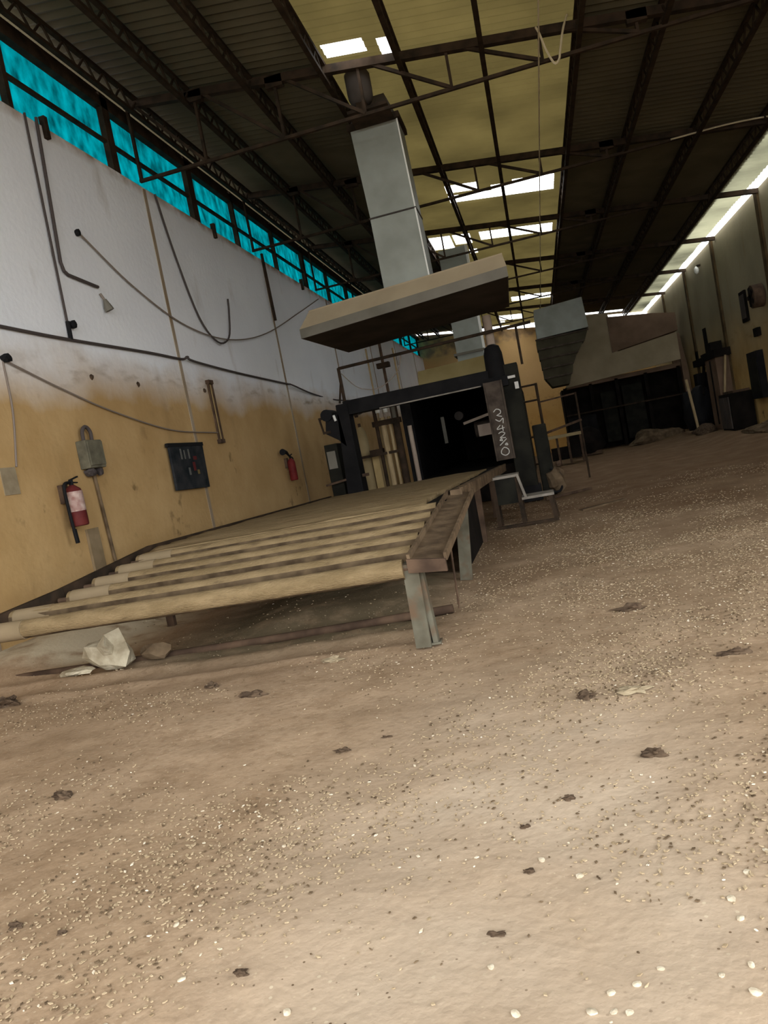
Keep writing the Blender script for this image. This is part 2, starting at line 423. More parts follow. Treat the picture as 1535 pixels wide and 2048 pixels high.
tag(b.build('shade_netting', NET, origin=(LX - .15, 16, WTOP)), 'long teal shade netting stretched across the open band above the white wall', 'netting')

# ------------------------------------------------------------------ roof steel
PX = [-4.5, -3.74, -2.86, -1.87, -.9, .1, 1.24, 2.2, 3.3, 4.35]
ORD = ['first', 'second', 'third', 'fourth', 'fifth', 'sixth', 'seventh', 'eighth', 'ninth', 'last']
for i, x in enumerate(PX):
    t = thing('roof_purlin', 'dark lattice roof purlin running the length of the hall, %s counting from the teal netting' % ORD[i], 'purlin', (x, 17, rz(x) - .28), 'lattice purlins under the roof')
    zt, zb = rz(x) - .045, rz(x) - .27
    for (dx, z) in ((0, zt), (0, zb)):
        MB().bar((x + dx, Y0, z), (x + dx, YE, z), .06, .045).build('chord', PURL, t)
    w = MB(); y = Y0; s = 0
    while y < YE - .2:
        w.bar((x, y, zt if s else zb), (x, y + .2, zb if s else zt), .022, .022); s = 1 - s; y += .2
    w.build('web', PURL, t)

TY = [9.8, 13.9, 18.0, 22.1, 26.2, 30.3]
TLAB = ['dark steel roof truss crossing just in front of the grey duct top', 'dark steel roof truss between the duct and the longest roof opening', 'dark steel roof truss between the two longest roof openings',
        'dark steel roof truss just beyond the second long roof opening', 'dark steel roof truss over the louvred far duct', 'dark steel roof truss furthest into the hall, before the end wall']
TBX = [-4.66, -3.68, -2.56, -1.45, -.33, .79, 1.9, 3.0, 4.0]
ZB = 5.47
for y, lab in zip(TY, TLAB):
    t = thing('roof_truss', lab, 'truss', (0, y, ZB), 'roof trusses')
    top = lambda x: rz(x) - .1
    MB().bar((LX + .02, y, top(LX)), (RX - .01, y, top(RX) - .03), .09, .1).build('top_chord', STEEL, t)
    xe = 4.2
    MB().bar((LX + .02, y, ZB), (xe, y, ZB - .02), .045, .04).build('bottom_chord', STEEL, t)
    for i, x in enumerate(TBX):
        if top(x) - ZB < .12: continue
        MB().bar((x, y + .01, ZB), (x, y + .01, top(x)), .035, .05).build('strut', STEEL, t)
        if i + 1 < len(TBX) and top(TBX[i + 1]) - ZB > .1:
            MB().bar((x + .1, y - .01, top(x + .1)), (TBX[i + 1], y - .01, ZB), .045, .04).build('diagonal', STEEL, t)
    for x in (-3.68, -2.56, 1.9): MB().box((x - .11, y - .045, top(x) - .11), (x + .12, y + .045, top(x) + .03)).build('gusset', STEEL, t)

# ------------------------------------------------------------------ hood and duct
H = thing('exhaust_hood', 'big beige sheet-metal exhaust hood hanging above the roller table entrance', 'hood', (-1.6, 11.5, 3.05))
FL, FR, BL, BR = Vector((-3.10, 10.6, 3.05)), Vector((-.06, 10.2, 3.15)), Vector((-2.97, 12.85, 3.05)), Vector((-.14, 12.45, 3.13))
up = Vector((0, 0, .135))
def pane(a, b2, c, d, t, name, m): return MB().poly([a, b2, c, d], t).build(name, m, H)
pane(FL, FR, FR + up, FL + up, (0, .02, 0), 'front_lip', HOODG)
TFL, TFR, TBL, TBR = Vector((-2.95, 10.72, 3.42)), Vector((-.09, 10.32, 3.47)), Vector((-2.85, 12.7, 3.42)), Vector((-.16, 12.3, 3.47))
pane(FL + up, FR + up, TFR, TFL, (0, .02, 0), 'front_panel', HOODM)
pane(FL, BL, BL + up, FL + up, (.02, 0, 0), 'side_lip', HOODG); pane(FL + up, BL + up, TBL, TFL, (.02, 0, 0), 'side_panel', HOODM)
pane(FR, BR, BR + up, FR + up, (-.02, 0, 0), 'side_lip', HOODG); pane(FR + up, BR + up, TBR, TFR, (-.02, 0, 0), 'side_panel', HOODM)
pane(BL, BR, BR + up, BL + up, (0, -.02, 0), 'back_lip', HOODG); pane(BL + up, BR + up, TBR, TBL, (0, -.02, 0), 'back_panel', HOODM)
pane(TFL, TFR, TBR, TBL, (0, 0, .02), 'top_panel', HOODM)
u2 = Vector((0, .03, .05)); pane(FL + Vector((.01, .01, -.002)), FR + Vector((-.01, .01, -.002)), BR + Vector((-.005, -.005, -.002)), BL + Vector((.005, -.005, -.002)), (0, 0, .03), 'underside_baffle', SOOT)

D = thing('exhaust_duct', 'tall square galvanized duct rising from the beige hood to the roof', 'duct', (-1.47, 11.0, 3.46))
def ductbox(x0, x1, z0, x2, x3, z1, y0, y1, name):
    return MB().quadbox([(x0, y0, z0), (x1, y0, z0), (x1, y1, z0), (x0, y1, z0), (x2, y0, z1), (x3, y0, z1), (x3, y1, z1), (x2, y1, z1)]).build(name, GALV, D, bevel=.006)
ductbox(-1.79, -1.12, 3.47, -1.80, -1.14, 4.46, 10.7, 11.3, 'lower_section')
ductbox(-1.80, -1.14, 4.48, -1.85, -1.17, 5.72, 10.72, 11.3, 'upper_section')
MB().box((-1.81, 10.69, 4.46), (-1.13, 11.31, 4.48)).build('joint_flange', SOOT, D)
MB().bar((-1.125, 10.69, 3.48), (-1.145, 10.69, 4.46), .02, .015).build('edge_highlight', LAMP, D); MB().bar((-1.145, 10.71, 4.48), (-1.175, 10.71, 5.7), .02, .015).build('edge_highlight', LAMP, D)  # pale strips paint a bright highlight along the duct corner
MB().box((-1.88, 10.66, 5.7), (-1.13, 11.34, 5.78)).build('top_flange', STEEL, D)
MB().quadbox([(-1.84, 10.7, 5.77), (-1.18, 10.7, 5.77), (-1.18, 11.3, 5.77), (-1.84, 11.3, 5.77), (-1.66, 10.8, 6.12), (-1.3, 10.8, 6.12), (-1.3, 11.2, 6.12), (-1.66, 11.2, 6.12)]).build('neck', SOOT, D)
F = thing('fan_motor', 'dark round-bottomed fan motor hanging in front of the duct top', 'motor', (-1.55, 10.3, 5.8))
MB().tube([(-1.55, 10.3, z) for z in (5.80, 5.81, 5.84, 5.9, 6.0, 6.22)], [.02, .09, .14, .165, .17, .17], 18).build('motor_body', SOOT, F, smooth=True)
MB().box((-1.74, 10.1, 5.66), (-1.2, 10.62, 5.7)).build('bracket', STEEL, F)
MB().box((-1.62, 10.2, 5.69), (-1.48, 10.4, 5.82)).build('mount', STEEL, F)

# ------------------------------------------------------------------ roller table
T = thing('roller_table', 'long low roller table under tan dust, sloping up towards the dark gantry', 'roller table', (-2.2, 8, 0))
def ztop(y): return .535 + .1 * (y - 4.16) if y < 6.15 else .735 - .011 * (y - 6.15)
RYS = [4.14, 4.46, 4.8, 5.13, 5.47, 5.8]
for i, y in enumerate(RYS):
    r = .06; zc = ztop(y) - r
    pts = []
    nseg = 26; XL0 = -3.72 if i < 2 else -3.5
    for k in range(nseg + 1):
        x = XL0 + (-.88 - XL0) * k / nseg
        pts.append((x, y + .006 * noise.noise(Vector((x * 1.1, y * 9, 0))), zc + .006 * noise.noise(Vector((x * 1.1, y * 9, 5)))))
    rad = [r * (1 + .07 * noise.noise(Vector((p[0] * 5, y * 7, 2)))) for p in pts]
    tb = MB().tube(pts, rad, 16)
    tb.bm.normal_update()
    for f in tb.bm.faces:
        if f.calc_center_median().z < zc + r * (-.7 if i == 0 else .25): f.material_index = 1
    o = tb.build('roller', [ROLL, UNDERSHADE], T, smooth=True)
    s0 = XL0 + .03; MB().tube([(s0, y, zc), (s0 + .28 + .06 * random.random(), y, zc)], r * 1.06, 14).build('sleeve', SLEEVE, o, smooth=True)
    MB().tube([(XL0 - .1, y, zc), (XL0 + .02, y, zc)], .02, 8).build('axle', RAILD, o)
    MB().tube([(-.9, y, zc), (-.8, y, zc)], .02, 8).build('axle', RAILD, o)
# dust-covered flat bed
b = MB(); nx, ny = 40, 90; V = []
ylist = [5.86 + (12.1 - 5.86) * (j / ny) ** 1.25 for j in range(ny + 1)]
for y in ylist:
    row = []
    for i in range(nx + 1):
        x = -3.5 + (2.57 - .06 * (1 - smooth(6.5, 10.5, y)) - .05 * noise.noise(Vector((y * 3, 0, 5)))) * i / nx
        h = .012 * noise.noise(Vector((x * 1.5, y * 1.5, 3))) + .006 * noise.noise(Vector((x * 6, y * 6, 1)))
        rip = abs(math.sin((y - 6.0) / .34 * PI)); fade = 1 - smooth(6.6, 8.2, y)
        h -= .03 * (1 - rip ** .2) * (.12 + .88 * fade)
        row.append(b.bm.verts.new((x, y, ztop(y) - .005 + h)))
    V.append(row)
for j in range(ny):
    for i in range(nx): b.bm.faces.new((V[j][i], V[j][i + 1], V[j + 1][i + 1], V[j + 1][i]))
bed = b.build('dusty_bed', BED, T, smooth=True)
sm = bed.modifiers.new('thick', 'SOLIDIFY'); sm.thickness = .05; sm.offset = -1
# left rail
def railpath(x, ys, dz): return [(x, y, ztop(y) + dz) for y in ys]
b = MB(); P = [(-3.86, 3.9, ztop(3.9)), (-3.64, 4.9, ztop(4.9)), (-3.58, 6.15, ztop(6.15)), (-3.58, 12.1, ztop(12.1))]
for a, c in zip(P, P[1:]): b.bar((a[0], a[1], a[2] - .05), (c[0], c[1], c[2] - .05), .05, .12)
b.build('left_rail', STEEL, T)
# right rail: shallow channel with raised edges
def chan(name, x0, x1, ya, yb, m, lip=.045, drop=0):
    b = MB(); za, zb = ztop(ya) - drop, ztop(yb) - drop
    b.quadbox([(x0, ya, za - .03), (x1, ya, za - .05), (x1, yb, zb - .05), (x0, yb, zb - .03), (x0, ya, za - .012), (x1, ya, za - .03), (x1, yb, zb - .03), (x0, yb, zb - .012)])
    for x, d in ((x0, .0), (x1, -.02)):
        b.bar((x, ya, za + d), (x, yb, zb + d), .018, lip)
    return b.build(name, m, T)
chan('right_rail', -.84, -.63, 4.12, 6.3, RAIL)
MB().quadbox([(-.85, 4.1, .45), (-.63, 4.1, .43), (-.63, 4.13, .43), (-.85, 4.13, .45), (-.85, 4.1, .53), (-.63, 4.1, .5), (-.63, 4.13, .5), (-.85, 4.13, .53)]).build('rail_end_plate', RAILD, T)
b = MB(); b.bar((-.76, 6.2, .70), (-.68, 12.1, .62), .1, .1); b.bar((-.72, 6.25, .74), (-.64, 12.1, .665), .03, .035); b.build('right_rail', RAIL, T)
MB().bar((-.9, 5.95, .68), (-.9, 12.0, .63), .16, .03).build('edge_gap_plate', BLACK, T)
# legs
b = MB(); b.bar((-.84, 4.16, .5), (-.86, 4.22, 0.0), .09, .08); b.bar((-.80, 4.2, .48), (-.79, 4.24, .0), .03, .07); b.build('leg', LEGM, T)
MB().poly([(-.9, 4.18, 0), (-.76, 4.2, 0), (-.76, 4.29, 0), (-.9, 4.28, 0)], (0, 0, .012)).build('foot', LEGM, T)
MB().bar((-.72, 6.02, .6), (-.80, 6.15, 0.0), .1, .03, up=(0, 1, 0)).build('leg', LEGM, T)
for x in (-3.55,):
    for y in (6.2, 8.6, 11.0): MB().bar((x, y, ztop(y) - .08), (x, y, -.02), .07, .05).build('leg', RAILD, T)
for y in (8.4, 10.9): MB().bar((-.8, y, ztop(y) - .1), (-.82, y, -.02), .08, .05).build('leg', RAILD, T)
MB().tube([(-.66, 4.6, .5), (-.68, 4.62, .1)], .007, 6).build('hanging_rod', RAILD, T)
MB().box((-.86, 6.5, -.01), (-.83, 8.9, .62)).build('shade_sheet', BLACK, T)  # added black sheet standing in for the shade under the table
MB().bar((-3.5, 6.35, .5), (-.85, 6.35, .5), .05, .05).build('cross_bar', RAILD, T)

# half-buried pipe in front of the table
P = [(-4.5 + 3.72 * k / 20, 4.92 + .1 * k / 20, -.012 + .03 * (k / 20) ** 4) for k in range(21)]
tag(MB().tube(P, .03, 10).build('steel_pipe', RAILD, smooth=True), 'dark steel pipe half buried in the dirt beneath the first rollers', 'pipe')

# pale stone under the rollers
b = MB(); b.lump((-3.3, 4.82, .1), .17, (1, .75, .95), .7, 2, 3, flat=-.12)
tag(b.build('rock', STONE), 'pale broken rock beneath the first rollers', 'rock')
b = MB(); b.lump((-3.52, 4.72, .02), .12, (1.2, .6, .22), .6, 2, 5, flat=-.03)
tag(b.build('rock', STONE), 'flat pale rock splinter lying against the bigger broken rock', 'rock')
b = MB(); b.lump((-2.98, 4.9, .05), .11, (1.2, .7, .55), .6, 2, 8, flat=-.06)
tag(b.build('rock', BARK), 'small brown stone between the broken rock and the table leg', 'rock')

# ------------------------------------------------------------------ gantry
G = thing('machine_gantry', 'dark blue steel gantry standing across the end of the roller table', 'gantry', (-1.7, 12.4, 0))
MB().quadbox([(-3.36, 12.3, 0), (-3.04, 12.3, 0), (-3.04, 12.7, 0), (-3.36, 12.7, 0), (-3.24, 12.3, 2.16), (-3.04, 12.3, 2.16), (-3.04, 12.6, 2.16), (-3.24, 12.6, 2.16)]).build('left_post', NAVY, G, bevel=.01)
MB().box((-3.12, 12.32, 1.96), (-.55, 12.6, 2.2)).build('cross_beam', NAVY, G, bevel=.01)
MB().bar((-2.5, 12.28, 1.96), (-.8, 12.28, 1.97), .025, .02).build('edge_strip', STEELB, G)
MB().box((-.5, 12.34, 0), (-.18, 12.75, 2.24)).build('right_post', GREEN, G, bevel=.015)
MB().box((-.46, 12.3, 0), (-.14, 12.7, .25)).build('post_base', NAVY, G)
ch = MB().box((-.74, 12.16, .74), (-.47, 12.3, 2.0)).build('channel_plate', CHAN, G, bevel=.008)
MB().box((-.755, 12.13, .74), (-.73, 12.3, 2.0)).build('flange', CHAN, ch); MB().box((-.48, 12.13, .74), (-.455, 12.3, 2.0)).build('flange', CHAN, ch)
MB().tube([(-.53, 12.42, z) for z in (1.95, 2.0, 2.45, 2.56, 2.6)], [.16, .165, .15, .12, .05], 14).build('drive_motor', NAVY, G, smooth=True)
MB().box((-.72, 12.22, 1.9), (-.36, 12.6, 2.06)).build('motor_plate', NAVY, G)
MB().tube([(-.53, 12.5, 2.58), (-.53, 12.5, 3.08)], .07, 12).build('vent_pipe', PIPE, G, smooth=True)
# chalk writing on the channel plate, running down
ST = [[(-.07, .62), (-.02, .66), (.04, .63), (.03, .58), (-.03, .56), (.05, .53)],
      [(-.06, .5), (.0, .46), (.06, .5), (.05, .42)],
      [(.0, .40), (-.06, .34), (.06, .35)], [(.03, .39), (.03, .30)],
      [(-.05, .27), (.0, .29), (.05, .26), (.0, .22), (-.04, .2), (.05, .19)],
      [(-.06, .08), (.06, .17)], [(-.05, .16), (-.02, .18), (-.01, .15), (-.05, .16)], [(.02, .08), (.05, .1), (.06, .07), (.02, .08)],
      [(-.05, .0), (-.06, -.05), (0, -.09), (.06, -.06), (.06, .0), (.0, .04), (-.05, 0)]]
b = MB()
for s in ST: b.tube([(-.6 + p[0], 12.157, .9 + p[1]) for p in curve_pts([(q[0], q[1], 0) for q in s], 12)], .0075, 5)
b.build('chalk_writing', CHALK, ch)['label'] = 'white chalk writing running down the plate'
MB().box((-.36, 12.27, 2.0), (-.24, 12.33, 2.04)).build('switch_plate', CHALK, G); MB().box((-.27, 12.27, 1.82), (-.21, 12.33, 1.93)).build('switch_plate', CHALK, G)
# pipe rail above
b = MB(); b.tube([(-3.08, 12.35, 2.2), (-3.08, 12.35, 2.76)], .028, 8); b.tube([(-3.08, 12.35, 2.75), (.14, 12.35, 2.81)], .026, 8); b.tube([(-.1, 12.5, 2.8), (-.1, 12.5, 2.2)], .02, 8); b.tube([(-3.17, 12.35, 2.18), (-3.09, 12.35, 2.5)], .018, 6)
b.build('pipe_rail', STEEL, G)
b = MB(); b.tube(curve_pts([(-3.05, 12.36, 2.66), (-2.8, 12.36, 2.37), (-2.45, 12.36, 2.3), (-2.1, 12.36, 2.5), (-2.0, 12.36, 2.75)], 20), .008, 6); b.build('sagging_wire', WIRE, G)
# bracket with motor on the left post
B_ = MB().poly([(-3.22, 12.3, 2.0), (-3.45, 12.3, 1.98), (-3.5, 12.3, 1.72), (-3.3, 12.3, 1.58), (-3.18, 12.3, 1.45)], (0, .3, 0)).build('motor_bracket', NAVY, G)
MB().tube([(-3.42, 12.25, 2.02), (-3.42, 12.7, 2.02)], .1, 14).build('side_motor', RUBBER, G, smooth=True)
b = MB(); b.bar((-3.56, 12.28, 2.0), (-3.52, 12.28, 1.72), .02, .06); b.bar((-3.56, 12.28, 1.98), (-3.42, 12.28, 2.0), .02, .04); b.bar((-3.52, 12.28, 1.74), (-3.4, 12.28, 1.74), .02, .04); b.build('motor_guard', STEEL, G)
MB().tube([(-3.3, 12.28, 2.0), (-3.28, 12.28, 1.9)], .022, 8).build('grease_cup', LAMP, G)
MB().bar((-3.66, 12.28, .86), (-3.3, 12.3, .9), .03, .035).build('lever', RAILD, G)
MB().bar((-3.0, 12.3, .92), (-2.9, 12.28, .92), .06, .05).build('lever', RAILD, G)

C_ = thing('control_cabinet', 'grey control cabinet tucked against the left post of the gantry', 'cabinet', (-3.5, 12.6, 0))
MB().box((-3.62, 12.45, .0), (-3.39, 12.75, 1.54)).build('body', GREEN, C_, bevel=.01)
MB().box((-3.59, 12.435, 1.12), (-3.44, 12.455, 1.42)).build('display_panel', HOODG, C_)

# ------------------------------------------------------------------ drying oven behind the gantry
O = thing('drying_oven', 'long dark drying oven with a black entrance behind the gantry', 'oven', (-1.1, 18.5, 0))
MB().box((-2.5, 14.2, 0), (-2.3, 23.5, 2.3)).build('side_wall', NAVY, O); MB().box((-.55, 14.0, 0), (-.3, 23.5, 2.3)).build('side_wall', GREEN, O)
MB().box((-2.5, 14.2, 2.2), (-.3, 23.5, 2.32)).build('lid', NAVY, O)
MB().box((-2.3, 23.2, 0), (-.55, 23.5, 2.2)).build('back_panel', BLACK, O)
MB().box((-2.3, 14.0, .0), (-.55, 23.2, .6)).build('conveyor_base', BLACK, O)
MB().quadbox([(-2.1, 14.4, 2.3), (-.5, 14.4, 2.3), (-.5, 17, 2.3), (-2.1, 17, 2.3), (-2.1, 14.6, 2.66), (-.75, 14.6, 2.7), (-.75, 17, 2.7), (-2.1, 17, 2.66)]).build('top_cover', YELLOW, O)
b = MB(); b.tube([(-1.25, 15.2, 1.35), (-.6, 15.2, 1.35)], .16, 14); b.build('inner_roller', CHAN, O, smooth=True)
MB().box((-1.15, 14.6, 1.2), (-.62, 14.9, 1.42)).build('feed_unit', PIPE, O); MB().bar((-1.4, 14.6, 1.5), (-.7, 14.5, 1.62), .05, .05).build('feed_arm', PIPE, O)
MB().box((-1.95, 15.6, 1.2), (-1.88, 15.64, 1.75)).build('inner_gauge', HOODG, O); MB().tube([(-1.55, 15.4, 1.7), (-1.55, 15.6, 1.7)], .09, 14).build('inner_lamp', SOOT, O)
# framework uprights left of the entrance
S = thing('pipe_framework', 'tan upright pipes and clamps standing left of the oven entrance', 'framework', (-2.75, 14.2, 0))
for x, w, m, z1 in ((-2.98, .07, STEEL, 2.2), (-2.85, .11, PLANK, 1.9), (-2.72, .06, PLANK, 1.9), (-2.6, .14, STEEL, 2.2), (-2.36, .09, PIPE, 1.65)):
    MB().tube([(x, 14.05, 0), (x, 14.05, z1)], w / 2, 10).build('upright', m, S, smooth=True)
MB().box((-3.05, 13.98, 1.75), (-2.5, 14.12, 1.85)).build('clamp_bar', STEEL, S)
b = MB(); b.tube([(-2.9, 14, 2.0), (-2.9, 14, 2.18)], .045, 10); b.build('insulator', LAMP, S); b = MB(); b.tube([(-2.75, 14, 1.98), (-2.75, 14, 2.14)], .04, 10); b.build('insulator', LAMP, S); b = MB(); b.tube([(-2.6, 14, 1.85), (-2.6, 14, 2.1)], .04, 10); b.build('insulator', HOODG, S)
MB().box((-3.5, 14.0, 1.2), (-2.6, 14.08, 1.25)).build('shelf_bar', STEEL, S); MB().box((-3.2, 14.0, 1.25), (-2.95, 14.2, 1.33)).build('shelf_box', STEEL, S)
MB().tube(curve_pts([(-3.55, 14.02, 2.08), (-3.3, 14.02, 2.04), (-3.0, 14.02, 2.15)], 10), .012, 6).build('wire', CABLE, S); MB().box((-3.36, 14.0, 2.0), (-3.3, 14.05, 2.14)).build('hook', STEEL, S)
X = thing('carton', 'yellowish cardboard carton behind the left gantry post', 'box', (-3.1, 14.6, 0))
MB().box((-3.27, 14.4, 0), (-2.95, 14.8, 1.22)).build('body', CARD, X, bevel=.01); MB().box((-3.13, 14.395, .1), (-3.1, 14.4, 1.2)).build('tape', PLANK, X)
X = thing('gas_bottle', 'pale yellowish rounded bottle standing behind the gantry opening', 'bottle', (-3.42, 14.5, 0))
MB().tube([(-3.42, 14.5, z) for z in (0, 1.55, 1.72, 1.8, 1.83)], [.12, .12, .1, .06, .03], 16).build('body', PALEB, X, smooth=True); MB().tube([(-3.42, 14.5, 1.82), (-3.42, 14.5, 1.9)], .03, 8).build('valve', RAILD, X)
X = thing('upright_lattice', 'thin upright pole frame with a clamp rising behind the gantry beam', 'frame', (-2.45, 16, 0))
b = MB(); b.tube([(-2.85, 15.2, 0), (-2.85, 15.2, 3.6)], .03, 8); b.build('pole', RAILD, X); MB().tube([(-3.15, 15.2, 0), (-3.15, 15.2, 3.4)], .018, 8).build('pole', PLANK, X); MB().tube([(-2.6, 15.2, 0), (-2.6, 15.2, 3.3)], .018, 8).build('pole', PLANK, X)
MB().box((-2.98, 15.12, 2.95), (-2.72, 15.28, 3.05)).build('clamp', STEEL, X); MB().bar((-3.15, 15.2, 2.2), (-2.6, 15.2, 2.2), .03, .03).build('brace', RAILD, X)

# second galvanized duct on top of the oven
X = thing('exhaust_duct', 'short galvanized duct standing on the oven behind the beige hood', 'duct', (-1.35, 19.3, 2.3))
MB().box((-1.68, 19, 2.32), (-1.02, 19.6, 5.9)).build('duct_body', GALV, X); MB().box((-1.02, 18.98, 2.32), (-.96, 19.05, 5.9)).build('edge_highlight', LAMP, X); MB().box((-1.75, 18.95, 3.3), (-.98, 19.65, 3.36)).build('joint_flange', HOODG, X)  # pale corner strip is a painted edge highlight, as on the first duct

# ladder-like rail beside the gantry
X = thing('guard_rail', 'thin black guard rail to the right of the gantry post', 'rail', (.0, 14, 0))
for p in (((.06, 14, 0), (.06, 14, 1.95)), ((-.22, 14, 0), (-.22, 14, 1.95))): MB().tube(p, .025, 8).build('upright', STEEL, X)
for z in (1.93, 1.65, 1.0, .5): MB().tube([(-.22, 14, z), (.06, 14, z)], .018, 8).build('rung', STEEL, X)
MB().bar((.06, 14.05, 1.02), (.8, 15.3, 1.15), .03, .04).build('hand_rail', RAILD, X); MB().bar((.06, 14.05, 1.6), (.75, 15.3, 1.68), .02, .03).build('hand_rail', RAILD, X)
MB().tube([(.78, 15.3, 0), (.78, 15.3, 1.7)], .02, 8).build('upright', STEEL, X)
X = thing('valve_block', 'rusty valve block with hoses at the foot of the gantry post', 'valve', (.15, 13, 0))
MB().lump((.1, 12.9, .25), .16, (1, 1, 1.4), .5, 2, 4).build('body', BARK, X); MB().tube(curve_pts([(.05, 12.8, .45), (.2, 12.8, .3), (.15, 12.8, .05), (-.1, 12.8, .08)], 14), .02, 8).build('hose', RUBBER, X, smooth=True)
MB().box((-.13, 12.85, 0), (.1, 13.3, 1.2)).build('gear_case', GREEN, X, bevel=.02)
MB().lump((.2, 12.78, .5), .05, amp=.4).build('fitting', RAILD, X)
tag(MB().tube([(-.1, 11.9, .025), (.62, 12.35, .04)], .022, 8).build('steel_bar', RAILD), 'short dark steel bar lying on the dirt right of the gantry', 'bar')
tag(MB().poly([(.35, 9.9, fh(.5, 10)), (.95, 10.4, fh(.8, 10.3)), (.9, 10.5, fh(.8, 10.4)), (.3, 10.02, fh(.4, 10))], (0, 0, .02)).build('wooden_stick', BARK), 'thin wooden stick lying on the dirt beyond the step', 'stick')

# ------------------------------------------------------------------ two-step stand
S = thing('step_stand', 'worn two-step metal stand beside the roller table edge', 'step', (-.35, 9.4, 0))
b = MB().box((-.70, 9.3, .60), (-.36, 9.75, .63)); b.build('tread', STEELB, S)
MB().box((-.36, 9.28, .305), (.03, 9.72, .335)).build('tread', STEELB, S)
MB().box((-.69, 9.32, .28), (-.38, 9.335, .6)).build('riser_panel', GREEN, S)
MB().bar((-.37, 9.3, .62), (-.31, 9.3, .33), .03, .03).build('side_brace', STEELB, S)
for x, y, z in ((-.38, 9.33, .6), (-.02, 9.31, .31), (-.38, 9.7, .6), (.0, 9.7, .31), (-.68, 9.33, .6), (-.68, 9.7, .6)):
    MB().bar((x, y, z), (x + (.03 if x > -.1 else 0), y, -.01), .05, .04).build('leg', STEEL, S)
MB().box((-.72, 9.28, -.01), (.04, 9.33, .02)).build('ground_bar', STEEL, S)

# ------------------------------------------------------------------ left wall items
WX = LX + .005
def wallthing(name, label, cat, y, z): return thing(name, label, cat, (LX + .05, y, z))
def extinguisher(y, z0, h, label, m, rad, big):
    e = wallthing('fire_extinguisher', label, 'fire extinguisher', y, z0)
    x = LX + .04 + rad
    hb = h * .74
    body = MB().tube([(x, y, z0 + hb * q) for q in (0, .02, .06, .8, .9, .97, 1)], [rad * .85, rad * .97, rad, rad, rad * .85, rad * .45, rad * .3], 18).build('cylinder', m, e, smooth=True)
    if big:
        MB().tube([(x, y, z0 + hb * .36), (x, y, z0 + hb * .84)], rad * 1.012, 18, caps=False).build('paper_label', PRINT, e, smooth=True)
    b = MB(); b.tube([(x, y, z0 + hb), (x, y, z0 + hb + .05)], .022, 8); b.bar((x, y - .02, z0 + hb + .05), (x, y + .12, z0 + hb + .08), .02, .015); b.bar((x, y - .02, z0 + hb + .03), (x, y + .1, z0 + hb + .02), .02, .012); b.build('valve_handle', RUBBER, e)
    if big:
        MB().tube(curve_pts([(x, y - .02, z0 + hb + .03), (x + .02, y - rad - .06, z0 + hb), (x, y - rad - .04, z0 + hb * .5), (x, y - rad - .03, z0 + .02), (x, y - rad - .015, z0 - .14)], 20), .016, 8).build('hose', RUBBER, e, smooth=True)
        MB().bar((x, y - rad - .02, z0 - .02), (x, y - rad - .01, z0 - .16), .03, .03).build('nozzle', RUBBER, e)
    else:
        MB().tube([(x, y - .01, z0 + hb + .03), (x + .02, y - .22, z0 + hb + .12), (x + .02, y - .42, z0 + hb + .13)], [.015, .03, .06], 10).build('discharge_horn', RUBBER, e, smooth=True)
        MB().tube(curve_pts([(x, y + .02, z0 + hb + .03), (x, y + .14, z0 + hb), (x, y + .12, z0 + hb * .7)], 10), .012, 6).build('hose', RUBBER, e)
    MB().box((LX, y - .05, z0 + hb * .6), (LX + .05, y + .05, z0 + hb * 1.05)).build('wall_bracket', RAILD, e)
    return e
extinguisher(6.66, 1.03, .56, 'large red fire extinguisher with faded white label, hanging below the switch box', RED, .088, True)
extinguisher(13.42, 1.05, .56, 'small dark red fire extinguisher with a black horn, beyond the black notice board', REDD, .075, False)

e = wallthing('switch_box', 'grey electrical switch box with looped conduit on the tan wall', 'switch box', 7.2, 1.56)
MB().box((LX, 7.06, 1.60), (LX + .12, 7.36, 1.9)).build('box_body', SWBOX, e, bevel=.01); MB().box((LX + .12, 7.08, 1.63), (LX + .135, 7.34, 1.88)).build('cover', SWBOX, e)
MB().tube(curve_pts([(LX + .06, 7.13, 1.9), (LX + .06, 7.14, 2.0), (LX + .06, 7.21, 2.05), (LX + .06, 7.28, 2.0), (LX + .06, 7.28, 1.9)], 16), .02, 8).build('conduit_loop', CABLE, e, smooth=True)
MB().lump((LX + .06, 7.14, 1.56), .06, (1, 1.2, .7), .5).build('cable_gland', CABLE, e); MB().lump((LX + .06, 7.31, 1.57), .04, (1, 1, 1.3), .5).build('cable_gland', CABLE, e)
MB().tube([(LX + .03, 7.23, 1.62), (LX + .03, 7.29, .35)], .018, 8).build('conduit', BARK, e)

e = wallthing('notice_board', 'black square notice board with dull coloured marks on the tan wall', 'board', 9.4, 1.2)
MB().quadbox([(LX + .036, 8.92, 1.22), (LX + .07, 8.92, 1.22), (LX + .07, 9.89, 1.2), (LX + .036, 9.89, 1.2), (LX + .036, 8.94, 1.82), (LX + .07, 8.94, 1.82), (LX + .07, 9.92, 1.81), (LX + .036, 9.92, 1.81)]).build('panel', BOARD, e, bevel=.006)
MB().box((LX + .035, 8.9, 1.79), (LX + .075, 9.93, 1.84)).build('frame_strip', RUBBER, e)
DM = [mat('faded_red_mark', (.1, .02, .02)), mat('faded_yellow_mark', (.16, .12, .05)), mat('faded_grey_mark', (.12, .12, .11))]
for (y, z, w, h, m) in ((9.55, 1.6, .1, .05, 0), (9.5, 1.45, .07, .12, 0), (9.6, 1.4, .06, .06, 1), (9.2, 1.62, .04, .14, 2), (9.3, 1.62, .03, .12, 2), (9.42, 1.62, .04, .13, 2), (9.35, 1.4, .05, .1, 2)):
    MB().box((LX + .069, y, z), (LX + .073, y + w, z + h)).build('mark', DM[m], e)
e = wallthing('paper_notice', 'small faded paper notice on the tan wall left of the extinguisher', 'notice', 5.95, 1.43)
